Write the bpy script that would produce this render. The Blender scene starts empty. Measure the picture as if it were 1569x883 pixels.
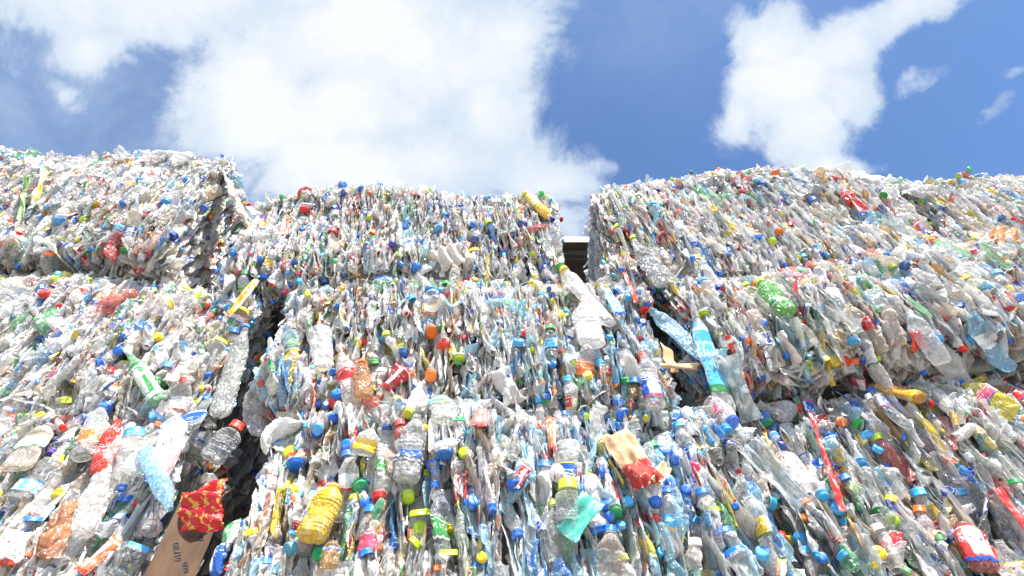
import bpy, math, random
import numpy as np
from mathutils import Matrix, Vector

# ------------------------------------------------------------------ camera, sky, sun, exposure
FPX, CX, CY = 872.0, 784.5, 441.5
CAM = np.array([0.0, -1.3, 0.72])
PITCH = math.radians(50.5)
scene = bpy.context.scene
cam_data = bpy.data.cameras.new("camera")
cam = bpy.data.objects.new("camera", cam_data)
scene.collection.objects.link(cam)
cam.location = CAM
cam.rotation_euler = (math.pi / 2 + PITCH, 0, 0)
cam_data.sensor_width = 36
cam_data.lens = 36 * FPX / 1569
cam_data.clip_start = 0.05
cam_data.clip_end = 4000
scene.camera = cam

SUN_EL, SUN_AZ = math.radians(56), math.radians(20)      # azimuth from straight behind the camera, towards the right
sd = Vector((math.sin(SUN_AZ) * math.cos(SUN_EL), -math.cos(SUN_AZ) * math.cos(SUN_EL), math.sin(SUN_EL)))
sun_data = bpy.data.lights.new("sun", "SUN")
sun_data.energy = 5.0
sun_data.angle = math.radians(0.5)
sun_data.color = (1.0, 0.95, 0.87)
sun = bpy.data.objects.new("sun", sun_data)
scene.collection.objects.link(sun)
sun.rotation_euler = sd.to_track_quat('Z', 'Y').to_euler()

scene.view_settings.view_transform = 'Standard'
scene.view_settings.look = 'None'
scene.view_settings.gamma = 1
scene.view_settings.use_curve_mapping = False
scene.view_settings.exposure = 1.22
scene.render.engine = 'CYCLES'
cy = scene.cycles
cy.max_bounces = 6
cy.diffuse_bounces = 2
cy.glossy_bounces = 2
cy.transmission_bounces = 2
cy.transparent_max_bounces = 14
cy.sample_clamp_indirect = 6
cy.use_denoising = True
cy.caustics_reflective = False
cy.caustics_refractive = False


class NT:
    """small helper to write node trees"""
    def __init__(self, tree):
        self.t = tree
        tree.nodes.clear()

    def n(self, typ, **kw):
        nd = self.t.nodes.new(typ)
        for k, v in kw.items():
            setattr(nd, k, v)
        return nd

    def l(self, a, b):
        self.t.links.new(a, b)

    def val(self, sock, v):
        if hasattr(v, 'is_output'):
            self.l(v, sock)
        else:
            sock.default_value = v

    def m(self, op, a, b=None, c=None, clamp=False):
        nd = self.n('ShaderNodeMath', operation=op, use_clamp=clamp)
        for i, v in enumerate((a, b, c)):
            if v is not None:
                self.val(nd.inputs[i], v)
        return nd.outputs[0]

    def dot(self, a, vec):
        nd = self.n('ShaderNodeVectorMath', operation='DOT_PRODUCT')
        self.l(a, nd.inputs[0])
        nd.inputs[1].default_value = vec
        return nd.outputs['Value']

    def rng(self, v, a, b, c=0.0, d=1.0, smooth=True):
        nd = self.n('ShaderNodeMapRange', interpolation_type='SMOOTHSTEP' if smooth else 'LINEAR')
        self.val(nd.inputs['Value'], v)
        for k, x in zip(('From Min', 'From Max', 'To Min', 'To Max'), (a, b, c, d)):
            self.val(nd.inputs[k], x)
        return nd.outputs['Result']

    def noise(self, vec, scale, detail=4, rough=0.5, dist=0.0):
        nd = self.n('ShaderNodeTexNoise')
        if vec is not None:
            self.l(vec, nd.inputs['Vector'])
        nd.inputs['Scale'].default_value = scale
        nd.inputs['Detail'].default_value = detail
        nd.inputs['Roughness'].default_value = rough
        nd.inputs['Distortion'].default_value = dist
        return nd

    def mix(self, fac, a, b, blend='MIX'):
        nd = self.n('ShaderNodeMix', data_type='RGBA', blend_type=blend)
        self.val(nd.inputs[0], fac)
        self.val(nd.inputs[6], a)
        self.val(nd.inputs[7], b)
        return nd.outputs[2]


# ---- sky: Nishita blue with cumulus clouds fixed at directions of the sky
world = bpy.data.worlds.new("World")
scene.world = world
world.use_nodes = True
w = NT(world.node_tree)
out = w.n('ShaderNodeOutputWorld')
sky = w.n('ShaderNodeTexSky', sky_type='NISHITA')
sky.sun_disc = False
sky.sun_elevation = SUN_EL
sky.sun_rotation = math.pi - SUN_AZ
sky.air_density = 1.0
sky.dust_density = 0.0
sky.ozone_density = 7.0
tc = w.n('ShaderNodeTexCoord')
D = tc.outputs['Generated']
cp, sp = math.cos(PITCH), math.sin(PITCH)
AX, AU, AR = (0, cp, sp), (0, -sp, cp), (1, 0, 0)         # an axis of the sky 50 degrees up, and its two tangents
den = w.m('MAXIMUM', w.dot(D, AX), 0.15)
u = w.m('DIVIDE', w.dot(D, AR), den)
v = w.m('DIVIDE', w.dot(D, AU), den)
comb = w.n('ShaderNodeCombineXYZ')
w.l(u, comb.inputs[0]); w.l(v, comb.inputs[1])
P2 = comb.outputs[0]
warp = w.noise(P2, 7.0, 5, 0.6)
wsub = w.n('ShaderNodeVectorMath', operation='SUBTRACT')
w.l(warp.outputs['Color'], wsub.inputs[0]); wsub.inputs[1].default_value = (0.5, 0.5, 0.5)
wsc = w.n('ShaderNodeVectorMath', operation='SCALE')
w.l(wsub.outputs[0], wsc.inputs[0]); wsc.inputs['Scale'].default_value = 0.09
wadd = w.n('ShaderNodeVectorMath', operation='ADD')
w.l(P2, wadd.inputs[0]); w.l(wsc.outputs[0], wadd.inputs[1])
sep = w.n('ShaderNodeSeparateXYZ')
w.l(wadd.outputs[0], sep.inputs[0])
U, V = sep.outputs[0], sep.outputs[1]
# cloud lobes: centre and half-axes, angle (in sky tangent units x 872), strength
LOBES = [
    (560, 40, 270, 130, 0, 1.1), (660, 90, 190, 120, 0, 1.1), (400, 160, 150, 150, 0, 0.95), (600, 250, 300, 90, 0, 1.0), (550, 160, 160, 90, 0, 1.15),
    (760, 60, 100, 80, 0, 1.0), (740, 180, 85, 95, 0, 1.0), (830, 280, 110, 55, 0, 0.9), (915, 262, 55, 28, 0, 0.6),
    (250, -10, 320, 85, 0, 1.0), (150, 60, 110, 45, -20, 0.8), (190, 85, 40, 25, 0, 0.5), (30, 15, 140, 60, 0, 0.62),
    (10, 105, 70, 30, 15, 0.46), (95, 140, 80, 24, 40, 0.46), (60, 70, 160, 80, 0, 0.40), (200, 230, 60, 40, 0, 0.28), (1000, 230, 120, 30, 0, 0.25), (400, 290, 120, 40, 0, 0.55), (860, 340, 80, 40, 0, 0.7),
    (1175, 60, 75, 62, 0, 1.0), (1205, 130, 100, 90, -35, 1.0), (1240, 200, 70, 80, 0, 1.0), (1130, 190, 55, 35, -55, 0.7),
    (1300, 70, 80, 50, -35, 0.95), (1390, 15, 95, 45, -25, 0.95), (1260, 255, 70, 40, 0, 0.95), (1290, 140, 60, 60, 0, 0.9),
    (1420, 118, 60, 22, -30, 0.50), (1530, 165, 55, 20, -50, 0.45), (1565, 100, 50, 18, -20, 0.45), (1110, 235, 30, 30, -60, 0.4),
    (1800, 60, 160, 80, 0, 0.9), (-260, 150, 190, 90, 0, 0.9), (900, -260, 330, 120, 0, 0.9)]
field = None
for (px, py, a, b, ang, s) in LOBES:
    uc, vc = (px - CX) / FPX, (CY - py) / FPX
    du = w.m('SUBTRACT', U, uc); dv = w.m('SUBTRACT', V, vc)
    ca, sa = math.cos(math.radians(-ang)), math.sin(math.radians(-ang))
    e1 = w.m('MULTIPLY_ADD', du, ca * FPX / a, w.m('MULTIPLY', dv, -sa * FPX / a)) if ang == 0 else \
        w.m('ADD', w.m('MULTIPLY', du, ca * FPX / a), w.m('MULTIPLY', dv, sa * FPX / a))
    e2 = w.m('SUBTRACT', w.m('MULTIPLY', dv, ca * FPX / b), w.m('MULTIPLY', du, sa * FPX / b))
    r2 = w.m('ADD', w.m('POWER', w.m('ABSOLUTE', e1), 2.0), w.m('POWER', w.m('ABSOLUTE', e2), 2.0))
    g = w.m('MULTIPLY', w.m('EXPONENT', w.m('MULTIPLY', r2, -0.9)), s)
    field = g if field is None else w.m('SMOOTH_MAX', field, g, 0.12)
n1 = w.noise(P2, 5.5, 12, 0.66, 0.35)
n2 = w.noise(P2, 2.2, 8, 0.62)
f = w.m('ADD', field, w.m('MULTIPLY', w.m('SUBTRACT', n1.outputs['Fac'], 0.5), 1.25))
dens = w.rng(f, 0.30, 0.64)
thick = w.rng(w.m('ADD', f, w.m('MULTIPLY', w.m('SUBTRACT', n2.outputs['Fac'], 0.5), 1.8)), 0.42, 1.2)
# only above the skyline
sepd = w.n('ShaderNodeSeparateXYZ'); w.l(D, sepd.inputs[0])
dens = w.m('MULTIPLY', dens, w.rng(w.dot(D, AX), 0.1, 0.3))
for (px, py, a, b, st) in ((40, 90, 330, 190, 0.42), (950, 10, 420, 130, 0.16), (420, 300, 320, 70, 0.3)):
    e1 = w.m('MULTIPLY', w.m('SUBTRACT', U, (px - CX) / FPX), FPX / a); e2 = w.m('MULTIPLY', w.m('SUBTRACT', V, (CY - py) / FPX), FPX / b)
    hz = w.m('EXPONENT', w.m('MULTIPLY', w.m('ADD', w.m('MULTIPLY', e1, e1), w.m('MULTIPLY', e2, e2)), -1.0))
    hz = w.m('MULTIPLY', hz, w.rng(n1.outputs['Fac'], 0.25, 0.75, st * 0.4, st * 1.4))
    dens = w.m('SUBTRACT', w.m('ADD', dens, hz), w.m('MULTIPLY', dens, hz))
dens = w.m('MULTIPLY', w.m('MULTIPLY', dens, w.rng(w.dot(D, AX), 0.1, 0.3)), 0.97)
ccol = w.mix(thick, (0.60, 0.70, 0.83, 1), (0.86, 0.89, 0.92, 1))
bg1 = w.n('ShaderNodeBackground'); w.l(sky.outputs[0], bg1.inputs[0]); bg1.inputs[1].default_value = 0.101
bg2 = w.n('ShaderNodeBackground'); w.l(ccol, bg2.inputs[0]); bg2.inputs[1].default_value = 0.495
mx = w.n('ShaderNodeMixShader')
w.l(dens, mx.inputs[0]); w.l(bg1.outputs[0], mx.inputs[1]); w.l(bg2.outputs[0], mx.inputs[2])
w.l(mx.outputs[0], out.inputs[0])


# ------------------------------------------------------------------ helpers
rng = np.random.default_rng(7)
random.seed(7)


def srgb(h):
    r = [int(h[i:i + 2], 16) / 255 for i in (0, 2, 4)]
    return np.array([c / 12.92 if c <= 0.04045 else ((c + 0.055) / 1.055) ** 2.4 for c in r])


def ray(px, py):
    d = np.array([0, cp, sp]) + (px - CX) / FPX * np.array([1.0, 0, 0]) + (CY - py) / FPX * np.array([0, -sp, cp])
    return d


def project(p):
    q = np.asarray(p) - CAM
    z = q[1] * cp + q[2] * sp
    return CX + FPX * q[0] / z, CY - FPX * (-q[1] * sp + q[2] * cp) / z, z


def norm(a):
    return a / (np.linalg.norm(a) + 1e-12)


def frame(z, xh):
    z = norm(z)
    y = norm(np.cross(z, xh))
    x = np.cross(y, z)
    return np.column_stack([x, y, z])


def tag(o, label=None, cat=None, group=None, kind=None):
    if label: o['label'] = label
    if cat: o['category'] = cat
    if group: o['group'] = group
    if kind: o['kind'] = kind
    return o


def mesh_from(name, V, Q, T, col, mats, matidx=None, smooth=False):
    """V (n,3); Q (q,4); T (t,3); col (n,4) point colour"""
    me = bpy.data.meshes.new(name)
    Q = np.asarray(Q, dtype=np.int32).reshape(-1, 4)
    T = np.asarray(T, dtype=np.int32).reshape(-1, 3)
    nq, nt = len(Q), len(T)
    me.vertices.add(len(V))
    V = np.asarray(V, dtype=np.float32)
    me.vertices.foreach_set('co', np.ascontiguousarray(V[:, :3]).ravel())
    me.loops.add(nq * 4 + nt * 3)
    me.loops.foreach_set('vertex_index', np.concatenate([Q.ravel(), T.ravel()]).astype(np.int32))
    me.polygons.add(nq + nt)
    ls = np.concatenate([np.arange(nq) * 4, nq * 4 + np.arange(nt) * 3]).astype(np.int32)
    me.polygons.foreach_set('loop_start', ls)
    if matidx is not None:
        me.polygons.foreach_set('material_index', np.asarray(matidx, dtype=np.int32))
    sm = np.full(nq + nt, smooth) if np.isscalar(smooth) else smooth
    me.polygons.foreach_set('use_smooth', np.asarray(sm, dtype=bool))
    at = me.color_attributes.new('Col', 'FLOAT_COLOR', 'POINT')
    at.data.foreach_set('color', np.asarray(col, dtype=np.float32).ravel())
    if V.shape[1] >= 5:
        lb = me.attributes.new('Lab', 'FLOAT_VECTOR', 'POINT')
        seed = V[:, 5] if V.shape[1] > 5 else np.full(len(V), rng.random() * 40)
        lb.data.foreach_set('vector', np.stack([V[:, 3], V[:, 4], seed], -1).astype(np.float32).ravel())
    for m in mats:
        me.materials.append(m)
    me.update(calc_edges=True)
    return me


def link(name, me, parent=None, mat=None):
    o = bpy.data.objects.new(name, me)
    scene.collection.objects.link(o)
    if mat is not None:
        o.matrix_world = mat
    if parent is not None:
        o.parent = parent
    return o


# ------------------------------------------------------------------ materials
def mat_new(name):
    m = bpy.data.materials.new(name)
    m.use_nodes = True
    return m, NT(m.node_tree)


def plastic_film_mat():
    """clear crumpled PET: Col.rgb is its tint, Col.a how solid it is"""
    m, t = mat_new("clear_plastic")
    o = t.n('ShaderNodeOutputMaterial')
    at = t.n('ShaderNodeAttribute', attribute_name='Col')
    geo = t.n('ShaderNodeNewGeometry')
    pos = geo.outputs['Position']
    nz = t.noise(pos, 60, 4, 0.6, 0.6)
    grime = t.noise(pos, 14, 4, 0.65)
    mp = t.n('ShaderNodeMapping'); t.l(pos, mp.inputs['Vector']); mp.inputs['Scale'].default_value = (1.0, 1.0, 0.38)
    rn = t.noise(mp.outputs[0], 42, 2, 0.55, 0.9)
    ridge = t.m('ABSOLUTE', t.m('SUBTRACT', rn.outputs['Fac'], 0.5))
    rn2 = t.noise(pos, 24, 1, 0.5, 0.5)
    ridge2 = t.m('ABSOLUTE', t.m('SUBTRACT', rn2.outputs['Fac'], 0.5))
    hgt = t.m('ADD', t.m('MULTIPLY', t.m('MINIMUM', ridge, 0.12), 3.5), t.m('MULTIPLY', nz.outputs['Fac'], 0.25))
    hgt = t.m('ADD', hgt, t.m('MULTIPLY', t.m('MINIMUM', ridge2, 0.15), 4.0))
    bmp = t.n('ShaderNodeBump'); bmp.inputs['Strength'].default_value = 1.0; bmp.inputs['Distance'].default_value = 0.005
    t.l(hgt, bmp.inputs['Height'])
    pb = t.n('ShaderNodeBsdfPrincipled')
    col = t.mix(t.m('MULTIPLY', t.rng(grime.outputs['Fac'], 0.48, 0.72), 0.34), at.outputs['Color'], (0.58, 0.47, 0.36, 1), 'MIX')
    stress = t.m('MULTIPLY', t.rng(t.m('MINIMUM', ridge, ridge2), 0.014, 0.002), t.rng(nz.outputs['Fac'], 0.40, 0.5))
    col = t.mix(t.m('MULTIPLY', stress, 0.7), col, (0.90, 0.89, 0.87, 1))
    t.l(col, pb.inputs['Base Color'])
    pb.inputs['Roughness'].default_value = 0.12
    pb.inputs['IOR'].default_value = 1.57
    pb.inputs['Specular IOR Level'].default_value = 0.9
    t.l(bmp.outputs[0], pb.inputs['Normal'])
    tl = t.n('ShaderNodeBsdfTranslucent'); t.l(col, tl.inputs['Color'])
    ms0 = t.n('ShaderNodeMixShader'); ms0.inputs[0].default_value = 0.32
    t.l(pb.outputs[0], ms0.inputs[1]); t.l(tl.outputs[0], ms0.inputs[2])
    tr = t.n('ShaderNodeBsdfTransparent')
    t.l(t.mix(0.55, (1, 1, 1, 1), at.outputs['Color']), tr.inputs['Color'])
    lw = t.n('ShaderNodeLayerWeight'); lw.inputs['Blend'].default_value = 0.35
    fac = t.m('ADD', at.outputs['Alpha'], t.m('MULTIPLY', lw.outputs['Facing'], 0.5))
    fac = t.m('ADD', fac, t.m('MULTIPLY', stress, 0.3))
    fac = t.m('ADD', fac, t.m('MULTIPLY', t.m('SUBTRACT', grime.outputs['Fac'], 0.5), 0.5), clamp=True)
    ms = t.n('ShaderNodeMixShader')
    t.l(fac, ms.inputs[0]); t.l(tr.outputs[0], ms.inputs[1]); t.l(ms0.outputs[0], ms.inputs[2])
    t.l(ms.outputs[0], o.inputs[0])
    return m


def print_mat():
    """printed shrink label: Col.rgb main ink; bands, a title row of blocky strokes and rows of fine print, laid round the label (Lab)"""
    m, t = mat_new("printed_label")
    o = t.n('ShaderNodeOutputMaterial')
    at = t.n('ShaderNodeAttribute', attribute_name='Col')
    lab = t.n('ShaderNodeAttribute', attribute_name='Lab')
    pos = t.n('ShaderNodeNewGeometry').outputs['Position']
    sx = t.n('ShaderNodeSeparateXYZ'); t.l(lab.outputs['Vector'], sx.inputs[0])
    U_, V_, S_ = sx.outputs
    white = (0.84, 0.83, 0.80, 1)
    pk = t.m('FRACT', t.m('MULTIPLY', S_, 0.37))
    ink2 = t.mix(t.m('GREATER_THAN', pk, 0.3), tuple(srgb('1f4fa8')) + (1,), tuple(srgb('c9302a')) + (1,))
    ink2 = t.mix(t.m('GREATER_THAN', pk, 0.5), ink2, tuple(srgb('2c7f3f')) + (1,))
    ink2 = t.mix(t.m('GREATER_THAN', pk, 0.65), ink2, tuple(srgb('e9c52a')) + (1,))
    ink2 = t.mix(t.m('GREATER_THAN', pk, 0.8), ink2, white)
    sel = t.m('FRACT', t.m('MULTIPLY', S_, 1.713))

    def band(a, b):
        return t.m('MULTIPLY', t.m('GREATER_THAN', V_, a), t.m('LESS_THAN', V_, b))
    c = t.mix(band(0.0, 0.10), at.outputs['Color'], ink2)
    c = t.mix(band(0.88, 0.93), c, white)
    # a pale panel on part of the circumference
    pan = t.m('MULTIPLY', t.m('LESS_THAN', t.m('ABSOLUTE', t.m('SUBTRACT', U_, sel)), 0.16), band(0.14, 0.84))
    c = t.mix(t.m('MULTIPLY', pan, 0.9), c, white)
    # strokes

    def strokes(nu, nv, thr):
        cv = t.n('ShaderNodeCombineXYZ')
        t.l(t.m('MULTIPLY', U_, nu), cv.inputs[0]); t.l(t.m('MULTIPLY', V_, nv), cv.inputs[1]); t.l(S_, cv.inputs[2])
        nz_ = t.n('ShaderNodeTexVoronoi', distance='CHEBYCHEV'); t.l(cv.outputs[0], nz_.inputs['Vector']); nz_.inputs['Scale'].default_value = 1.0
        sc_ = t.n('ShaderNodeSeparateColor'); t.l(nz_.outputs['Color'], sc_.inputs[0])
        return t.m('MULTIPLY', t.m('GREATER_THAN', sc_.outputs[0], thr), t.m('LESS_THAN', nz_.outputs['Distance'], 0.36))
    c = t.mix(t.m('MULTIPLY', strokes(16, 9, 0.35), band(0.50, 0.72)), c, t.mix(pan, white, ink2))
    c = t.mix(t.m('MULTIPLY', t.m('MULTIPLY', strokes(46, 22, 0.4), band(0.16, 0.42)), 0.8), c, (0.05, 0.05, 0.08, 1))
    gr_ = t.noise(pos, 30, 5, 0.7)
    c = t.mix(t.m('MULTIPLY', t.rng(gr_.outputs['Fac'], 0.5, 0.72), 0.55), c, (0.62, 0.55, 0.47, 1))
    pb = t.n('ShaderNodeBsdfPrincipled')
    t.l(c, pb.inputs['Base Color'])
    pb.inputs['Roughness'].default_value = 0.28
    pb.inputs['Specular IOR Level'].default_value = 0.6
    nz = t.noise(pos, 60, 3, 0.6, 0.5)
    bmp = t.n('ShaderNodeBump'); bmp.inputs['Strength'].default_value = 0.8; bmp.inputs['Distance'].default_value = 0.004
    t.l(nz.outputs['Fac'], bmp.inputs['Height']); t.l(bmp.outputs[0], pb.inputs['Normal'])
    t.l(pb.outputs[0], o.inputs[0])
    return m


def cap_mat():
    m, t = mat_new("cap_plastic")
    o = t.n('ShaderNodeOutputMaterial')
    at = t.n('ShaderNodeAttribute', attribute_name='Col')
    geo = t.n('ShaderNodeNewGeometry')
    nz = t.noise(geo.outputs['Position'], 55, 6, 0.72)
    col = t.mix(t.m('MULTIPLY', t.rng(nz.outputs['Fac'], 0.48, 0.72), 0.5), at.outputs['Color'], (0.50, 0.44, 0.37, 1))
    pb = t.n('ShaderNodeBsdfPrincipled')
    t.l(col, pb.inputs['Base Color'])
    t.l(t.rng(nz.outputs['Fac'], 0.35, 0.6, 0.25, 0.55), pb.inputs['Roughness'])
    pb.inputs['Subsurface Weight'].default_value = 0.0
    n3 = t.noise(geo.outputs['Position'], 220, 3, 0.6)
    bmp = t.n('ShaderNodeBump'); bmp.inputs['Strength'].default_value = 0.25; bmp.inputs['Distance'].default_value = 0.001
    t.l(n3.outputs['Fac'], bmp.inputs['Height']); t.l(bmp.outputs[0], pb.inputs['Normal'])
    t.l(pb.outputs[0], o.inputs[0])
    return m


def simple_mat(name, c1, c2, scale=12, rough=0.6, bump=0.5, dist=0.01, stretch=(1, 1, 1), coord='Position', lo=0.35, hi=0.65):
    m, t = mat_new(name)
    o = t.n('ShaderNodeOutputMaterial')
    if coord == 'Position':
        vec = t.n('ShaderNodeNewGeometry').outputs['Position']
    else:
        vec = t.n('ShaderNodeTexCoord').outputs['Object']
    mp = t.n('ShaderNodeMapping'); t.l(vec, mp.inputs['Vector']); mp.inputs['Scale'].default_value = stretch
    nz = t.noise(mp.outputs[0], scale, 6, 0.62, 0.3)
    col = t.mix(t.rng(nz.outputs['Fac'], lo, hi), tuple(c1) + (1,), tuple(c2) + (1,))
    pb = t.n('ShaderNodeBsdfPrincipled')
    t.l(col, pb.inputs['Base Color']); pb.inputs['Roughness'].default_value = rough
    bmp = t.n('ShaderNodeBump'); bmp.inputs['Strength'].default_value = bump; bmp.inputs['Distance'].default_value = dist
    t.l(nz.outputs['Fac'], bmp.inputs['Height']); t.l(bmp.outputs[0], pb.inputs['Normal'])
    t.l(pb.outputs[0], o.inputs[0])
    return m


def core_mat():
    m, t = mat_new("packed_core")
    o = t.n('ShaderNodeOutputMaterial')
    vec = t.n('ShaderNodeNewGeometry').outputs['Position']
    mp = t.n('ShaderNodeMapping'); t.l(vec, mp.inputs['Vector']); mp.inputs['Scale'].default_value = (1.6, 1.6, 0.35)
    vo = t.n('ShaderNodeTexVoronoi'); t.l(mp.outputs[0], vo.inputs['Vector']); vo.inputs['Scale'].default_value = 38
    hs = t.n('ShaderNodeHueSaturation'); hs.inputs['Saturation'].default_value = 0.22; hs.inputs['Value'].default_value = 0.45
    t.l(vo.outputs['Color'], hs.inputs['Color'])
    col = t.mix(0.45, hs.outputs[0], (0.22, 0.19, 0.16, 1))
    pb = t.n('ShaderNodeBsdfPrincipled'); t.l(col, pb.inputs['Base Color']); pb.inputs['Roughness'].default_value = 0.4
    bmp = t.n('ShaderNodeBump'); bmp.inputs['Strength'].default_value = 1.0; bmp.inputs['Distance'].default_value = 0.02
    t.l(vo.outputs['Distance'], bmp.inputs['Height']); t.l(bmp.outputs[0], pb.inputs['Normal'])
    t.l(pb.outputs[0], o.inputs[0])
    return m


M_FILM, M_PRINT, M_CAP, M_CORE = plastic_film_mat(), print_mat(), cap_mat(), core_mat()
M3 = [M_FILM, M_PRINT, M_CAP]
M_CARD = simple_mat("kraft_paper", srgb('b98f66'), srgb('d9b48c'), 18, 0.8, 0.6, 0.004)
M_BAG = simple_mat("printed_kraft_paper", srgb('b98f66'), srgb('d9b48c'), 18, 0.8, 0.6, 0.004)
_t = M_BAG.node_tree
_nt = NT.__new__(NT); _nt.t = _t
_pb = [n for n in _t.nodes if n.type == 'BSDF_PRINCIPLED'][0]
_old = _pb.inputs['Base Color'].links[0].from_socket
_oc = _nt.n('ShaderNodeTexCoord').outputs['Object']
_sx = _nt.n('ShaderNodeSeparateXYZ'); _nt.l(_oc, _sx.inputs[0])
_nz = _nt.noise(_oc, 70, 3, 0.6)
_red = _nt.m('MULTIPLY', _nt.rng(_nt.m('ADD', _sx.outputs[2], _nt.m('MULTIPLY', _nz.outputs['Fac'], 0.02)), 0.080, 0.076), _nt.rng(_nz.outputs['Fac'], 0.36, 0.42))
_nt.l(_nt.mix(_red, _old, tuple(srgb('a8312c')) + (1,)), _pb.inputs['Base Color'])
M_FLOWER = simple_mat('flowered_film', srgb('d31f2b'), srgb('e9b84a'), 55, 0.3, 0.8, 0.006, lo=.54, hi=.57)
M_BOARD = simple_mat("chipboard", srgb('523a27'), srgb('674c35'), 30, 0.75, 0.3, 0.002, (1, 1, 0.3))  # browns darkened so the sunlit board looks shaded, the hollow's shade put into colour
M_GROUND = simple_mat("concrete_ground", (0.22, 0.21, 0.19), (0.34, 0.32, 0.29), 3, 0.85, 0.4, 0.01)
M_ROOF = simple_mat("painted_steel", srgb('3b342e'), srgb('4a423a'), 2, 0.55, 0.1, 0.005)
M_INK = simple_mat("marker_ink", (0.03, 0.03, 0.035), (0.05, 0.05, 0.05), 90, 0.6, 0.1, 0.0005)

# ------------------------------------------------------------------ shapes of the waste
PROFILES = {
    'bottle': ([0, .015, .04, .10, .30, .36, .42, .60, .68, .76, .83, .86, .875, .89, .93], [.62, .86, .97, 1, 1, .90, 1, 1, .98, .80, .50, .42, .50, .40, .38]),
    'slim': ([0, .015, .04, .2, .45, .62, .72, .80, .86, .875, .89, .93], [.6, .85, .95, 1, .97, 1, .85, .62, .44, .52, .43, .42]),
    'jar': ([0, .02, .06, .2, .5, .70, .76, .80, .82, .86], [.7, .9, 1, 1, 1, .98, .86, .74, .78, .70]),
    'cup': ([0, .02, .04, .3, .7, .95, .98, 1.0], [.60, .68, .70, .78, .88, .97, 1.04, 1.0]),
}


def tri(x):
    return np.abs((x % 1.0) - 0.5) * 2 - 0.5


def bottle_geo(R, kind='bottle', L=.2, rad=.032, na=12, nt=15, flat=.4, crum=.16, label=True, cap=True, bend=.02, lab=(.38, .6), capr=None):
    """returns {part: (V, Q, T)}; the bottle lies along +Z from 0 to L, mouth at the +Z end"""
    pt, pr = PROFILES[kind]
    tend = pt[-1]
    base = np.array(pt)
    ts = np.unique(np.concatenate([base, np.linspace(0.05, .8, max(2, nt - len(base) + 2))])) if nt > len(base) else base
    rr = np.interp(ts, pt, pr)
    if kind in ('bottle', 'slim'):
        ribs = (ts > .08) & (ts < .7)
        rr = rr * (1 + np.where(ribs, 0.035 * np.sin(ts * 95 + R.random() * 6), 0))
    th = np.linspace(0, 2 * np.pi, na, endpoint=False)
    fr = [(R.normal(size=2), R.uniform(1.0, 2.8), R.random(), R.uniform(.4, 1)) for _ in range(5)]
    bph, ba, bb = R.uniform(0, 6.28), R.normal() * bend, R.normal() * bend * .6
    tw = R.normal() * .5
    neck = .83 if kind in ('bottle', 'slim') else (.80 if kind == 'jar' else 2)
    pinch_t, pinch = R.uniform(.15, .6), R.uniform(0, .35)

    def deform(r, t, a):
        a2 = a + tw * t
        wgt = 1 - np.clip((t - (neck - .2)) / .16, 0, 1)
        wgt = wgt * wgt * (3 - 2 * wgt)
        x, y = np.cos(a2), np.sin(a2)
        d = 0
        for (g, s, p, am) in fr:
            d = d + am * tri(s * (g[0] * x + g[1] * y * .8) + t * L / rad * .35 * s * g[1] + p)
        rad_ = r * rad * (1 + crum * d * wgt)
        f = 1 - (1 - flat) * wgt
        pn = 1 - pinch * np.exp(-((t - pinch_t) / .1) ** 2) * wgt
        X = rad_ * x * f * pn
        Y = rad_ * y * (1 + .35 * (1 - flat) * wgt)
        X = X + ba * np.sin(np.pi * t * 1.2 + bph) + .35 * rad * (1 - flat) * wgt * tri(t * 2.3 + bph + y * .3) * .8
        Y = Y + bb * np.sin(np.pi * t + bph)
        Z = t * L + wgt * rad * .12 * d
        return np.stack([X, Y, Z], -1)

    def tube(ts, rr, closed_start=False):
        A, Tt = np.meshgrid(th, ts)
        Rr = np.repeat(rr[:, None], na, 1)
        V = deform(Rr, Tt, A).reshape(-1, 3)
        uv = np.stack([np.abs(A - np.pi) / np.pi, (Tt - ts[0]) / (ts[-1] - ts[0] + 1e-6)], -1).reshape(-1, 2)
        V = np.hstack([V, uv])
        n = len(ts)
        i = np.arange(n - 1)[:, None] * na
        j = np.arange(na)[None]
        j2 = (j + 1) % na
        Q = np.stack([i + j, i + j2, i + na + j2, i + na + j], -1).reshape(-1, 4)
        T = np.zeros((0, 3), int)
        if closed_start:
            c = V[:na].mean(0) + np.array([0, 0, L * .02, 0, 0])
            V = np.vstack([V, c])
            jj = np.arange(na)
            T = np.stack([(jj + 1) % na, jj, np.full(na, len(V) - 1)], -1)
        return V, Q, T
    out = {'body': tube(ts, rr, True)}
    if label:
        tl = np.linspace(lab[0], lab[1], max(4, nt // 3))
        out['label'] = tube(tl, np.interp(tl, pt, pr) * 1.035 + .01)
    if cap and kind != 'cup':
        top = deform(np.zeros(na), np.full(na, tend), th).mean(0)
        cr = capr or pr[-1] * rad * 1.2
        V, Q, T = cap_geo(cr, cr * (1.15 if kind != 'jar' else .55), max(12, na))
        V = V + np.append(top + np.array([0, 0, -cr * .55]), [0, 0])
        out['cap'] = (V, Q, T)
    return out


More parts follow.
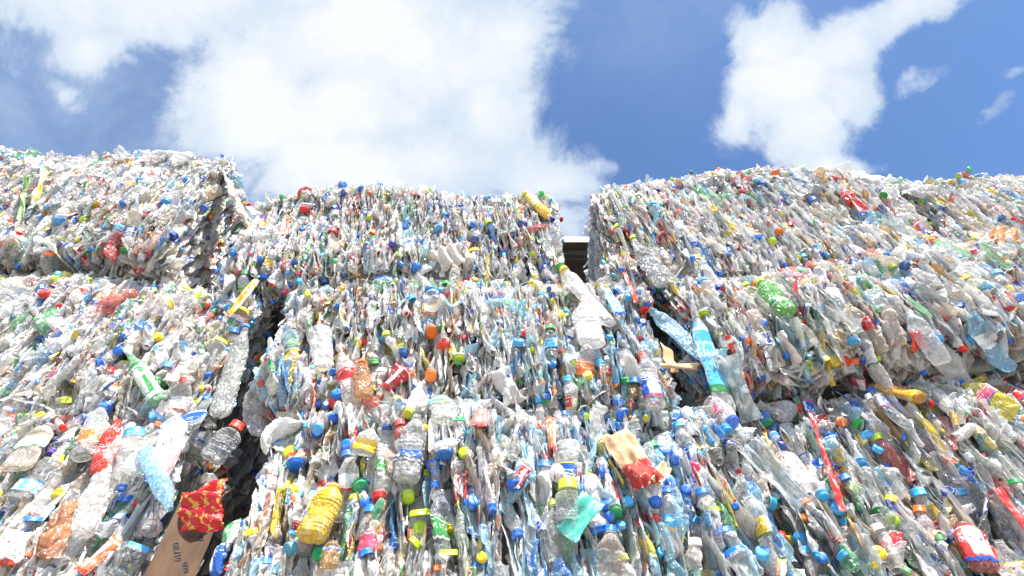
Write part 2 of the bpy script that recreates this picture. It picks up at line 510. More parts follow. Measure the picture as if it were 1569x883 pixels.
def cap_geo(r=.015, h=.016, n=14, knurl=True):
    th = np.linspace(0, 2 * np.pi, n, endpoint=False)
    k = 1 + (.035 * (np.arange(n) % 2) if knurl else 0)
    rings = [(r * .82, .002), (r * .86, .0), (r * 1.06 * 1, .0), (r * 1.06, h * .18), (r, h * .2), (r, h * .86), (r * .93, h), (r * .5, h * .985)]
    V = []
    for i, (a, z) in enumerate(rings):
        kk = k if 2 <= i <= 5 else 1
        V.append(np.stack([np.cos(th) * a * kk, np.sin(th) * a * kk, np.full(n, z)], -1))
    V = np.concatenate(V)
    nr = len(rings)
    i = np.arange(nr - 1)[:, None] * n
    j = np.arange(n)[None]
    Q = np.stack([i + j, i + (j + 1) % n, i + n + (j + 1) % n, i + n + j], -1).reshape(-1, 4)
    V = np.vstack([V, [[0, 0, h * .98]], [[0, 0, h * .75]]])
    jj = np.arange(n)
    T1 = np.stack([(nr - 1) * n + jj, (nr - 1) * n + (jj + 1) % n, np.full(n, nr * n)], -1)
    T2 = np.stack([(jj + 1) % n, jj, np.full(n, nr * n + 1)], -1)
    V = np.hstack([V, np.zeros((len(V), 2))])
    return V, Q, np.vstack([T1, T2])


def sheet_geo(R, a=.06, b=.12, m=7, n=10, crum=.012, thick=0.0, fold=1.0, wav=.25):
    """a crumpled piece of film, wide along Y, long along Z, facing X; thick > 0 closes it into a pad"""
    y, z = np.meshgrid(np.linspace(-.5, .5, m), np.linspace(0, 1, n))
    edge = R.normal(size=(n, m)) * .22 / m
    yy = (y + edge) * a * (1 + wav * np.sin(z * 5 + R.random() * 6))
    zz = (z + R.normal(size=(n, m)) * .2 / n) * b
    x = np.zeros_like(y)
    for _ in range(6):
        g = R.normal(size=2)
        g = g / np.linalg.norm(g)
        s = R.uniform(8, 26)
        x = x + crum * R.uniform(.3, 1) * tri((g[0] * yy * 1.6 + g[1] * zz * .6) * s + R.random())
    x = x + fold * a * .25 * np.sin(y * R.uniform(2, 7) + R.random() * 6)
    V = np.stack([x, yy, zz, y + .5, z], -1).reshape(-1, 5)
    i = np.arange(n - 1)[:, None] * m
    j = np.arange(m - 1)[None]
    Q = np.stack([i + j, i + j + 1, i + m + j + 1, i + m + j], -1).reshape(-1, 4)
    if thick:
        nv = len(V)
        u = np.clip(1 - (np.abs(y) * 2) ** 4, 0, 1) * np.clip(1 - (np.abs(z - .5) * 2) ** 6, 0, 1)
        off = np.stack([u * thick, 0 * u, 0 * u, 0 * u, 0 * u], -1).reshape(-1, 5)
        V2 = V - off
        V2[:, 0] += R.normal(size=nv) * thick * .1
        V = np.vstack([V + off, V2])
        Q = np.vstack([Q, Q[:, ::-1] + nv])
        bd = list(range(m)) + [k * m + m - 1 for k in range(1, n)] + [(n - 1) * m + k for k in range(m - 2, -1, -1)] + [k * m for k in range(n - 2, 0, -1)]
        bd = np.array(bd); bn = np.roll(bd, -1)
        Q = np.vstack([Q, np.stack([bn, bd, bd + nv, bn + nv], -1)])
    return V, Q, np.zeros((0, 3), int)


def merge(parts):
    """{part:(V,Q,T)} -> V,Q,T, vertex part id, face part id (body 0, label 1, cap 2)"""
    ids = {'body': 0, 'label': 1, 'cap': 2}
    Vs, Qs, Ts, vp, qp, tp = [], [], [], [], [], []
    off = 0
    for k, (V, Q, T) in parts.items():
        Vs.append(V); Qs.append(Q + off); Ts.append(T + off)
        vp.append(np.full(len(V), ids[k])); qp.append(np.full(len(Q), ids[k])); tp.append(np.full(len(T), ids[k]))
        off += len(V)
    return [np.concatenate(a) for a in (Vs, Qs, Ts, vp, qp, tp)]


class Acc:
    def __init__(self):
        self.V, self.Q, self.T, self.C, self.qm, self.tm = [], [], [], [], [], []
        self.off = 0

    def add(self, proto, rot, loc, scale, cols):
        V, Q, T, vp, qp, tp = proto
        self.V.append(np.hstack([(V[:, :3] * np.array(scale)) @ rot.T + loc, V[:, 3:], np.full((len(V), 1), (self.off * .37) % 40)]))
        self.Q.append(Q + self.off); self.T.append(T + self.off)
        self.C.append(cols[vp]); self.qm.append(qp); self.tm.append(tp)
        self.off += len(V)

    def build(self, name, parent=None):
        V = np.concatenate(self.V); qm = np.concatenate(self.qm); tm = np.concatenate(self.tm)
        mi = np.concatenate([qm, tm])
        me = mesh_from(name, V, np.concatenate(self.Q), np.concatenate(self.T), np.concatenate(self.C), M3, mi, mi == 2)
        return link(name, me, parent)


# ------------------------------------------------------------------ colours
CAPC = {'blue': '1f6fd0', 'light blue': '3aa3dc', 'navy': '27408f', 'red': 'd8271f', 'green': '0f9a50', 'lime': 'b3cf1c', 'yellow': 'f0cc14',
        'orange': 'f2701c', 'white': 'e8e6e0', 'teal': '2a93a6', 'purple': '6d45a8', 'pink': 'e8476b'}
CAPL = {k: srgb(v) for k, v in CAPC.items()}
LABC = {'red': 'd32b25', 'blue': '1d5fbf', 'yellow': 'efc51a', 'green': '3d9b46', 'orange': 'ee7526', 'white': 'e4e2dc', 'light blue': '4fb1e2', 'pink': 'ea5f7c', 'dark blue': '243c86'}
LABL = {k: srgb(v) for k, v in LABC.items()}
BODY = {'clear': ((.93, .91, .88), .34), 'cloudy': ((.92, .90, .86), .66), 'milky white': ((.89, .87, .84), .96), 'pale blue': ((.50, .76, .88), .42),
        'green': ((.30, .62, .36), .5), 'amber': ((.66, .42, .18), .5), 'red tinted': ((.80, .26, .22), .6), 'yellow': ((.9, .72, .12), .75),
        'blue': ((.16, .42, .80), .6), 'grubby': ((.78, .68, .57), .65), 'smoky': ((.52, .54, .53), .45)}


def pick(R, d):
    ks = list(d)
    p = np.array([d[k] for k in ks], float)
    return ks[R.choice(len(ks), p=p / p.sum())]


BW = {'clear': 44, 'cloudy': 22, 'milky white': 6, 'pale blue': 5, 'green': 2.2, 'amber': 2.2, 'red tinted': 1.5, 'yellow': 1.2, 'blue': 1.2, 'grubby': 9, 'smoky': 5}
LW = {'red': 20, 'blue': 20, 'yellow': 12, 'green': 10, 'orange': 9, 'white': 16, 'light blue': 16, 'pink': 4, 'dark blue': 6}
CW = {'blue': 26, 'light blue': 18, 'navy': 8, 'red': 11, 'green': 7, 'lime': 9, 'yellow': 8, 'orange': 7, 'white': 10, 'teal': 3, 'purple': 1, 'pink': 1}
BW_BLUE = dict(BW); BW_BLUE.update({'pale blue': 26, 'blue': 4, 'grubby': 3})
CW_BLUE = dict(CW); CW_BLUE.update({'blue': 60, 'light blue': 40})
BW_LIGHT = dict(BW_BLUE); BW_LIGHT.update({'pale blue': 36, 'blue': 6, 'clear': 46, 'cloudy': 18})
BW_WARM = dict(BW); BW_WARM.update({'grubby': 12, 'cloudy': 30, 'pale blue': 2})
BW_GREY = dict(BW); BW_GREY.update({'smoky': 22, 'clear': 50})


def rgba(c, a, R=None, j=.08):
    c = np.array(c, float)
    if R is not None:
        c = c * (1 + R.normal() * j) + R.normal(size=3) * .015
    return np.append(np.clip(c, .01, .95), a)


# ------------------------------------------------------------------ the bales
class Bale:
    def __init__(s, key, x0, x1, z0, z1, y=0.0, yaw=0, lean=0, r=.09, crown=.03, bulge=.03, label='', short='', depth=1.0, bw=BW, cw=CW, seen=True, dens=1.0):
        s.key, s.label, s.short, s.bw, s.cw, s.seen, s.dens = key, label, short, bw, cw, seen, dens
        s.hw, s.hh, s.hd = (x1 - x0) / 2, (z1 - z0) / 2, depth / 2
        a = math.radians(yaw)
        s.u = np.array([math.cos(a), math.sin(a), 0]); s.d = np.array([-math.sin(a), math.cos(a), 0]); s.k = np.array([0, 0, 1.0])
        s.fc = np.array([(x0 + x1) / 2, y, (z0 + z1) / 2])       # centre of the front face
        s.c = s.fc + s.d * s.hd
        s.r, s.crown, s.bulge = r, crown, bulge
        l = math.radians(lean)
        s.strata = norm(s.k * math.cos(l) + s.u * math.sin(l))
        s.ph = rng.random(4) * 6.28

    def surf(s, q):
        """q: (n,3) points of the box surface in (u,d,k) -> world points and normals, with rounded edges, belly and lumps"""
        q = np.atleast_2d(q).astype(float)
        h = np.array([s.hw, s.hd, s.hh])
        inner = h - s.r
        c = np.clip(q, -inner, inner)
        n = q - c
        n = n / (np.linalg.norm(n, axis=1, keepdims=True) + 1e-9)
        p = c + n * s.r
        fu, fk = 1 - (p[:, 0] / s.hw) ** 2, 1 - (p[:, 2] / s.hh) ** 2
        p = p.copy()
        lump = .022 * np.sin(p[:, 0] * 7 + s.ph[0] + p[:, 2] * 3) + .016 * np.sin(p[:, 2] * 13 + s.ph[1] + p[:, 0] * 5)
        p[:, 1] -= s.bulge * np.clip(fu, 0, 1) * np.clip(fk, 0, 1) + lump * np.clip(-n[:, 1], 0, 1)
        p[:, 2] += np.clip(n[:, 2], 0, 1) * (s.crown * np.clip(fu, 0, 1) + .018 * np.sin(p[:, 0] * 11 + s.ph[2]) + .010 * np.sin(p[:, 0] * 31 + s.ph[3]))
        W = s.c + p[:, :1] * s.u + p[:, 1:2] * s.d + p[:, 2:] * s.k
        N = n[:, :1] * s.u + n[:, 1:2] * s.d + n[:, 2:] * s.k
        return W, N

    def hit(s, px, py):
        """where the line of sight of a place in the photograph meets this bale's face (or None)"""
        d = ray(px, py)
        nn = -s.d
        t = ((s.fc - CAM) @ nn) / (d @ nn)
        P = CAM + t * d
        lu, lk = (P - s.fc) @ s.u, (P - s.fc) @ s.k
        if abs(lu) <= s.hw and abs(lk) <= s.hh and t > 0:
            W, N = s.surf([[lu, -s.hd, lk]])
            return t, W[0], N[0], lu / s.hw, lk / s.hh
        return None


BALES = [
    Bale('ul', -2.95, -1.29, 2.41, 3.13, y=-.10, yaw=2, lean=1, r=.06, crown=.02, bulge=.05, bw=BW_WARM, short='the top left bale',
         label='crushed bottle bale at the top left, jutting over the bale below'),
    Bale('um', -1.13, .215, 2.34, 2.99, y=0.0, lean=-5, r=.11, crown=.03, short='the top middle bale', bw=BW_WARM,
         label='crushed bottle bale in the top row between the two gaps of sky'),
    Bale('ur', .345, 1.74, 2.36, 3.06, y=0.0, yaw=-3, lean=-7, r=.13, crown=.21, short='the domed top bale', bw=BW_WARM,
         label='domed bale of crushed bottles, the highest on the right with sky above'),
    Bale('ux', 1.74, 3.2, 2.42, 3.19, y=.06, yaw=4, lean=-7, r=.12, crown=.03, short='the far right top bale', bw=BW_WARM,
         label='whitish bale of crushed bottles at the far right end of the top row'),
    Bale('ml', -2.5, -.91, 1.76, 2.355, y=0.01, yaw=2, lean=1, bw=BW_WARM, short='the left middle bale',
         label='bale of warm white crushed bottles under the jutting top left bale'),
    Bale('mm', -.80, .50, 1.77, 2.33, y=0.0, lean=-6, short='the centre bale',
         label='bale of crushed bottles in the middle of the wall, under the top middle bale'),
    Bale('mr', .54, 1.95, 1.90, 2.36, y=-.08, yaw=-8, lean=-6, bulge=.05, short='the right middle bale',
         label='bale of clear crushed bottles overhanging the shaded seam on the right'),
    Bale('mx', 1.97, 3.3, 1.87, 2.42, y=-.10, yaw=-4, lean=-6, short='the far right middle bale',
         label='bale of clear crushed bottles at the right edge under the whitish top bale'),
    Bale('ll', -2.4, -.88, 1.17, 1.74, y=0.0, yaw=1, lean=0, short='the lower left bale', bw=BW_WARM,
         label='bale of crushed bottles low on the left, beside the brown board'),
    Bale('lm', -.67, .66, 1.17, 1.77, y=0.0, lean=-5, bw=BW, cw=CW_BLUE, bulge=.04, short='the lower middle bale',
         label='bale of crushed bottles with many blue caps at the bottom middle'),
    Bale('lr', .69, 2.1, 1.17, 1.845, y=0.0, yaw=-6, lean=-5, bw=BW_GREY, short='the lower right bale',
         label='bale of greyish crushed bottles at the bottom right under the shaded seam'),
]
BY = {b.key: b for b in BALES}


def face_at(px, py, free=False):
    best = None
    for b in BALES:
        h = b.hit(px, py)
        if h and (best is None or h[0] < best[1][0]):
            best = (b, h)
    if best is None:                       # in a gap or past an edge: nearest bale face plane
        bb = None
        for b in BALES:
            d = ray(px, py); nn = -b.d
            t = ((b.fc - CAM) @ nn) / (d @ nn)
            P = CAM + t * d
            lu, lk = (P - b.fc) @ b.u, (P - b.fc) @ b.k
            e = max(abs(lu) - b.hw, 0) + max(abs(lk) - b.hh, 0)
            if bb is None or e < bb[0]:
                bb = (e, b, np.clip(lu, -b.hw, b.hw), np.clip(lk, -b.hh, b.hh), t)
        _, b, lu, lk, t = bb
        if free:
            best = (b, (t, CAM + t * ray(px, py), -b.d, lu / b.hw, lk / b.hh))
        else:
            W, N = b.surf([[lu, -b.hd + (.05 if lk >= b.hh * .99 else 0), lk]])
            best = (b, (t, W[0], N[0], lu / b.hw, lk / b.hh))
    return best


# prototypes for the packed mass
PR = np.random.default_rng(11)
P_BOT = [merge(bottle_geo(PR, PR.choice(['bottle', 'slim', 'bottle', 'jar']), PR.uniform(.13, .19), PR.uniform(.027, .036), 9, 13,
                          PR.uniform(.10, .42), PR.uniform(.2, .42), PR.random() < .42, PR.random() < .26, PR.uniform(.0, .02))) for _ in range(70)]
P_CUP = [merge(bottle_geo(PR, 'cup', PR.uniform(.08, .12), PR.uniform(.03, .042), 12, 9, PR.uniform(.3, .7), .2, PR.random() < .4, False, .01, (.3, .7))) for _ in range(12)]
P_SHEET = [merge({'body': sheet_geo(PR, PR.uniform(.04, .08), PR.uniform(.10, .22), 8, 14, PR.uniform(.005, .013), 0, .35)}) for _ in range(30)]
P_PRINT = [merge({'label': sheet_geo(PR, PR.uniform(.02, .06), PR.uniform(.06, .14), 6, 9, PR.uniform(.006, .014))}) for _ in range(20)]
P_RIB = [merge({'body': sheet_geo(PR, PR.uniform(.004, .012), PR.uniform(.10, .24), 3, 14, PR.uniform(.006, .012), 0, .3)}) for _ in range(20)]
P_CAPS = [merge({'cap': cap_geo(.0148, .017, 12)}), merge({'cap': cap_geo(.0165, .014, 14)}), merge({'cap': cap_geo(.019, .018, 14)})]

HOLLOW = [(390, 600), (388, 640), (388, 700), (350, 705), (340, 740), (312, 740), (285, 735), (300, 705), (350, 650)]


def in_hollow(x, y):
    c = False
    n = len(HOLLOW)
    for i in range(n):
        (x1, y1), (x2, y2) = HOLLOW[i], HOLLOW[i - 1]
        if (y1 > y) != (y2 > y) and x < (x2 - x1) * (y - y1) / (y2 - y1) + x1:
            c = not c
    return c


KEEP = []        # places kept free for the individually built things: (x, y, z, radius)


def fill(b, R, acc):
    area = 4 * b.hw * b.hh
    nf = int(area * (3300 if b.key[0] == 'u' else 2700) * b.dens)
    q = []
    # front: jittered columns
    nx = max(4, int(math.sqrt(nf * b.hw / b.hh * 2.6))); nk = max(3, int(nf / nx))
    for i in range(nx):
        for k in range(nk):
            q.append([(-1 + 2 * (i + R.random()) / nx) * b.hw, -b.hd, (-1 + 2 * (k + R.random()) / nk) * b.hh])
    for _ in range(int(2 * b.hw * .3 * 1700)):
        q.append([R.uniform(-b.hw, b.hw), -b.hd + R.random() ** 1.5 * .4, b.hh])
    for _ in range(int(2 * b.hw * .16 * 1500)):
        q.append([R.uniform(-b.hw, b.hw), -b.hd + R.random() * .16, -b.hh])
    for sgn in (-1, 1):
        for _ in range(int(2 * b.hh * .5 * 1100)):
            q.append([sgn * b.hw, -b.hd + R.random() ** 1.3 * .6, R.uniform(-b.hh, b.hh)])
    W, N = b.surf(np.array(q))
    for p, n in zip(W, N):
        e = R.random()
        out_ = R.normal() * .008 - .015
        s = b.strata
        if abs(n[2]) > .6:
            s = norm(b.d * R.uniform(.3, 1) + b.u * R.normal() * .6)
        s = norm(s - (s @ n) * n * .9 + 1e-6)
        side = norm(np.cross(s, n))
        topb = b.key[0] == 'u'
        al_ = .55 if topb else .8
        a = math.radians(R.normal() * 9 * al_)
        zdir = s * math.cos(a) + side * math.sin(a)
        if R.random() < .5:
            zdir = -zdir
        zdir = norm(zdir + n * R.normal() * .20 * al_)
        xh = norm(side + n * R.normal() * .36 * al_)
        sc = R.uniform(.5, .8) if topb else R.uniform(.55, .84)
        if abs(n @ b.u) > .7:
            out_ -= .025 if topb else .05
        if e < .52:
            proto = P_BOT[R.integers(len(P_BOT))]
            if R.random() < .10:
                zdir = norm(n * 1.0 + R.normal(size=3) * .45 - b.k * .3); xh = side
                out_ -= .09
            elif R.random() < (.08 if topb else .16):
                xh = norm(n + side * R.normal() * .4)
        elif e < .56:
            proto = P_CUP[R.integers(len(P_CUP))]
            zdir = norm(zdir + R.normal(size=3) * .7)
        elif e < .78:
            proto = P_SHEET[R.integers(len(P_SHEET))]
            if R.random() < .12:
                xh = norm(n + side * R.normal() * .5)
        elif e < .88:
            proto = P_PRINT[R.integers(len(P_PRINT))]
        elif e < .985:
            proto = P_RIB[R.integers(len(P_RIB))]; out_ += .02
        else:
            proto = P_CAPS[R.integers(3)]
            zdir = norm(n + R.normal(size=3) * .7); out_ = R.uniform(-.01, .012)
        rot = frame(zdir, xh)
        ln = proto[0][:, 2].max()
        loc = p + n * out_ - rot[:, 2] * ln * sc * .5
        if b.key[1] == 'm' or b.key[1] == 'l':
            gx, gy, _ = project(p)
            if in_hollow(gx, gy) and p[1] < .5:
                continue
            if -.95 < p[0] < -.60 and abs(n @ b.u) > .7 and p[1] > .04 and p[2] < 2.0 and R.random() < .45:
                continue
        bad = False
        for (kx, ky, kz, kr) in KEEP:
            if (p[0] - kx) ** 2 + (p[1] - ky) ** 2 + (p[2] - kz) ** 2 < kr * kr:
                bad = True
                break
        if bad:
            loc = loc - n * .05
        bc, al = BODY[pick(R, BW_LIGHT if (-.05 < p[0] < .62 and p[2] < 2.2 and R.random() < .75) else b.bw)]
        if e >= .56 and e < .78 and R.random() < .3:
            al = min(1, al + .3)
        c = np.array([rgba(bc, np.clip(al + R.normal() * .12, .12, 1), R), rgba(LABL[pick(R, LW)], 1, R, .2), rgba(CAPL[pick(R, b.cw)], 1, R, .25)])
        if e >= .88 and e < .965:
            if R.random() < .12:
                c[0] = rgba(LABL[pick(R, LW)], .95)
            else:
                c[0][3] = .85
        acc.add(proto, rot, loc, (sc * .8, sc, sc * (1.35 if topb else 1.2)) if e < .52 or e > .56 and e < .88 else (sc, sc, sc), c)


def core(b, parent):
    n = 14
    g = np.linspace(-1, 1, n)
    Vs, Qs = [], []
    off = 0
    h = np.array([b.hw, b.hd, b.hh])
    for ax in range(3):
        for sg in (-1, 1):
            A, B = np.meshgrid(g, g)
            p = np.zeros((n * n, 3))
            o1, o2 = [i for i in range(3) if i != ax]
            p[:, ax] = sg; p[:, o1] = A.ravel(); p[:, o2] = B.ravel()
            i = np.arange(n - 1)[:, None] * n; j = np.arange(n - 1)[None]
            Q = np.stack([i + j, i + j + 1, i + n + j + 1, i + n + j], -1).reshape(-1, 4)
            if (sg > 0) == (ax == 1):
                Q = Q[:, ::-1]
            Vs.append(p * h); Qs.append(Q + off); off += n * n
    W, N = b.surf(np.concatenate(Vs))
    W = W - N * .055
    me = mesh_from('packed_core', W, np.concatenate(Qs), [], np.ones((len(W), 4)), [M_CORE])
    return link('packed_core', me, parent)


# ------------------------------------------------------------------ individually built things
things = []      # (object, name kind, colour words, px, py) for labels
used_labels = {}


def part_mesh(name, geo, M, cols, mat, smooth):
    V, Q, T = geo
    return mesh_from(name, V, Q, T, np.tile(cols, (len(V), 1)), [mat], None, smooth)


def place_bottle(R, mouth, zdir, xh, kind, L, rad, flat, crum, body, lab, capc, capr=None, labr=(.38, .6), name=None, mats=None, bend=.012, na=20, nt=30, alpha=None):
    geo = bottle_geo(R, kind, L, rad, na, nt, flat, crum, lab is not None, capc is not None, bend, labr, capr)
    rot = frame(zdir, xh)
    tend = PROFILES[kind][0][-1]
    loc = mouth - rot[:, 2] * L * tend
    Mw = Matrix(np.block([[rot, loc[:, None]], [np.zeros((1, 3)), np.ones((1, 1))]]).tolist())
    bc, al = BODY[body]
    nm = name or {'bottle': 'plastic_bottle', 'slim': 'plastic_bottle', 'jar': 'plastic_jar', 'cup': 'plastic_cup'}[kind]
    root = link(nm, part_mesh(nm, geo['body'], Mw, rgba(bc, alpha * .7 if alpha is not None else (al * .62 if al < .7 else al), R, .05), M_FILM, False), None, Mw)
    if 'label' in geo:
        link('label', part_mesh('label', geo['label'], Mw, rgba(LABL[lab], 1), M_PRINT, True), root)
    if 'cap' in geo:
        link('cap', part_mesh('cap', geo['cap'], Mw, rgba(CAPL[capc], 1, R, .05), M_CAP, True), root)
    return root


CAPS = """blue 668 732,red 615 669,lime 631 655,blue 458 709,lime 444 685,lime 448 746,blue 473 790,green 552 747,green 494 852,teal 440 849,lime 643 794,lime 645 820,lime 638 846
blue 667 827,blue 725 788,lime 719 718,blue 562 775,blue 573 788,red 568 800,red 584 771,lime 689 857,yellow 654 681,blue 565 860,navy 485 663,blue 535 687,blue 528 703,lime 628 775,blue 786 835,yellow 740 870
red 624 495,light blue 633 476,lime 547 522,red 558 522,lime 599 521,orange 663 523,red 672 551,orange 556 560,red 502 620,lime 679 621,yellow 686 634,green 739 638,orange 628 578,blue 517 602,blue 511 639
green 686 452,red 691 471,navy 670 475,blue 660 463,orange 756 456,blue 753 481,light blue 431 494,green 572 553,light blue 794 545,lime 448 525,blue 510 570
light blue 869 473,yellow 857 485,lime 867 484,blue 943 441,orange 967 452,navy 986 487,blue 1035 442,light blue 1078 440,navy 1098 451,blue 1097 464,blue 1064 539,light blue 934 516
blue 846 570,lime 882 568,yellow 899 582,light blue 865 590,blue 971 587,green 958 585,blue 842 608,blue 948 614,blue 1194 595,lime 1142 436,blue 1167 507,green 841 521,light blue 921 563,orange 897 464
blue 961 638,blue 1034 630,green 992 684,blue 998 720,blue 1019 758,blue 1025 746,lime 1081 784,pink 1064 720,lime 864 773,white 855 752,blue 834 735,orange 839 742,blue 927 787,blue 931 803,blue 935 824,light blue 961 779
blue 1111 813,blue 1122 846,light blue 1160 851,blue 1049 758,blue 1063 767,blue 1125 654,light blue 1113 665,blue 1020 691,blue 1035 706,green 885 796,light blue 949 814,lime 955 858,blue 922 736,blue 1007 781,white 1064 834,light blue 1224 828,lime 848 787,light blue 1038 654
blue 1199 595,white 1211 582,orange 1238 585,lime 1268 578,red 1315 572,orange 1333 572,blue 1348 571,lime 1481 565,light blue 1516 559,blue 1520 573,blue 1499 569,red 1228 623,blue 1361 590,red 1379 585,orange 1288 648,blue 1270 653,blue 1284 664,blue 1380 676,blue 1336 611
pink 1429 525,blue 1475 610,lime 1359 555,green 1177 639,blue 1302 611,yellow 1285 550,light blue 1345 688,red 1552 697,orange 1561 679,lime 1344 672,white 1547 554
blue 1257 703,blue 1287 735,navy 1199 676,white 1261 746,light blue 1282 783,light blue 1252 769,blue 1256 857,light blue 1223 842,teal 1191 769,white 1343 811,yellow 1365 766,orange 1406 782,light blue 1399 757,yellow 1343 853,lime 1366 802,lime 1307 749,light blue 1286 857
lime 24 376,orange 66 395,navy 69 375,light blue 106 393,lime 152 395,orange 199 395,red 215 399,green 190 385,blue 195 363,blue 153 409,navy 236 417,red 70 234,yellow 321 243,light blue 133 251,green 147 334,orange 131 288,light blue 219 296,blue 283 282,navy 252 282,navy 311 363
light blue 251 419,light blue 283 401,blue 199 333,light blue 268 324,lime 140 240,orange 153 240,blue 296 422,red 194 356
red 459 299,lime 465 306,blue 514 327,red 480 330,blue 464 352,orange 441 352,red 519 367,orange 574 372,red 581 389,navy 603 394,blue 622 360,lime 609 406,green 378 415,blue 408 418,red 349 417,light blue 371 425,yellow 371 471,light blue 399 437,red 409 432,light blue 340 469
navy 531 310,green 567 311,blue 562 338,navy 707 325,orange 697 299,light blue 682 340,yellow 726 384,navy 728 370,blue 727 356,lime 748 354,navy 801 349,red 813 389,navy 836 404,green 783 357,light blue 998 334,lime 969 373,lime 948 354,blue 1060 385,yellow 1068 400,teal 810 427,lime 807 437,light blue 942 292,yellow 875 432
yellow 343 520,blue 358 502,blue 324 493,blue 342 465,yellow 250 520,blue 189 548,light blue 260 562,lime 117 425,lime 94 447,lime 145 450,lime 105 618,blue 159 566,red 82 471,blue 319 599,blue 383 489
blue 110 639,blue 155 625,purple 82 694,blue 189 758,yellow 91 757,blue 55 796,blue 252 651,purple 188 636,white 311 678
blue 1040 290,navy 1010 300,red 1140 300,blue 1280 262,navy 1262 258,blue 1240 320,red 1210 350,orange 1190 365,teal 1230 395,lime 1352 310,blue 1378 305,lime 1180 380,blue 1105 420,green 1350 420,lime 1362 425,navy 1372 432,light blue 1358 445,blue 1470 345,yellow 1540 372,green 1525 402,yellow 1539 415,light blue 1505 425,light blue 1522 438,yellow 1478 448,lime 1232 440"""
CAPS = [(' '.join(e.split()[:-2]), int(e.split()[-2]), int(e.split()[-1])) for l in CAPS.split('\n') for e in l.split(',')]

ZV = [(-1.01, 'low'), (-.4, 'midway up'), (.4, 'high')]


def zone(lu, lk):
    h = 'left' if lu < -.33 else ('right' if lu > .33 else 'centre')
    v_ = 'lower' if lk < -.33 else ('upper' if lk > .33 else 'middle')
    if h == 'centre' and v_ == 'middle':
        return 'in the middle of'
    if h == 'centre':
        return {'lower': 'low on', 'upper': 'high on'}[v_]
    if v_ == 'middle':
        return 'midway up the %s of' % h
    return 'in the %s %s part of' % (v_, h)


BODYWORD = {'clear': 'clear', 'cloudy': 'cloudy', 'milky white': 'milky white', 'pale blue': 'pale blue', 'green': 'green', 'amber': 'amber', 'red tinted': 'reddish',
            'yellow': 'yellow', 'blue': 'blue', 'grubby': 'grubby', 'smoky': 'smoky grey'}
pending = []     # dict(obj, main, extra list, bale, zone, pos)


def register(o, main, cat, group, b, lu, lk, P, desc):
    pending.append(dict(o=o, main=main, cat=cat, group=group, b=b, z=zone(lu, lk), P=np.array(P), d=desc))


IR = np.random.default_rng(23)
occupied = []


def near(px, py, r):
    return any((px - a) ** 2 + (py - c) ** 2 < r * r for a, c in occupied)


def bottle_at(px, py, capc, R, body=None, lab='?', face=None, L=None, rad=None, lift=.0, direction=None):
    b, (t, W, N, lu, lk) = face_at(px, py)
    body = body or pick(R, BW_LIGHT if (860 < px < 1160 and py > 520 and R.random() < .6) else b.bw)
    if lab == '?':
        lab = pick(R, LW) if R.random() < .5 else None
    kind = pick(R, {'bottle': 6, 'slim': 4, 'jar': 1.3})
    L = L or R.uniform(.14, .21) * (.7 if kind == 'jar' else 1)
    rad = rad or R.uniform(.021, .031)
    topb = b.key[0] == 'u'
    if topb:
        L *= .85; rad *= .85
    side = norm(np.cross(b.strata, N))
    s = norm(b.strata - (b.strata @ N) * N)
    up = 1 if R.random() < .62 else -1
    endon = R.random() < .22
    pose = ('neck up' if up > 0 else 'neck down') if not endon else 'poking out'
    if direction is not None:
        z = direction; pose = 'neck up' if direction[2] > 0 else 'neck down'
    elif endon:
        z = norm(N + R.normal(size=3) * .3 - b.k * .15)
    else:
        z = norm(s * up + side * R.normal() * .16 + N * R.uniform(.12, .5))
    if R.random() < (.2 if topb else .42):
        xh = norm(N + side * R.normal() * .4)
    else:
        xh = norm(side + N * R.normal() * .4)
    mouth = W + N * (R.uniform(-.008, .012) + lift + (.0 if endon else .004))
    capr = R.uniform(.0125, .0165) if kind != 'jar' else None
    o = place_bottle(R, mouth, z, xh, kind, L, rad, R.uniform(.18, .5) if topb else R.uniform(.22, .62), R.uniform(.08, .22), body, lab, capc, capr)
    mid = mouth - z * L * .4
    if not endon:
        KEEP.append((mid[0], mid[1], mid[2], .042))
    KEEP.append((mouth[0], mouth[1], mouth[2], .03))
    kw = 'jar' if kind == 'jar' else 'bottle'
    main = 'crushed %s %s' % (BODYWORD[body], kw)
    if capc: main += ' with %s cap' % capc
    if lab: main += (' and %s label' % lab) if capc else ' with %s label' % lab
    if not capc and not lab: main += ' without cap'
    main += ', ' + pose + ','
    register(o, main, kw, 'crushed %ss packed in the bales' % kw, b, lu, lk, W, '%s-%s' % (capc or 'uncapped', kw) if capc else 'uncapped %s' % kw)
    occupied.append((px, py))
    return o


def cap_at(px, py, capc, R):
    b, (t, W, N, lu, lk) = face_at(px, py)
    r = R.uniform(.0105, .0178)
    h = r * R.uniform(.85, 1.15)
    z = norm(N * R.uniform(.4, 1.1) + R.normal(size=3) * .5 - b.k * .1)
    if z @ N < 0: z = -z
    rot = frame(z, b.u)
    loc = W + N * R.uniform(.0, .010) - z * h * .3
    Mw = Matrix(np.block([[rot, loc[:, None]], [np.zeros((1, 3)), np.ones((1, 1))]]).tolist())
    g = cap_geo(r, h, 24)
    o = link('bottle_cap', part_mesh('bottle_cap', g, Mw, rgba(CAPL[capc], 1, R, .05), M_CAP, True), None, Mw)
    fac = 'top' if z @ norm(CAM - W) > .6 else 'side'
    register(o, 'loose %s bottle cap' % capc + (' facing out' if fac == 'top' else ' turned sideways'), 'bottle cap', 'loose caps among the crushed bottles', b, lu, lk, W, '%s cap' % capc)
    KEEP.append((loc[0], loc[1], loc[2], .026))
    occupied.append((px, py))


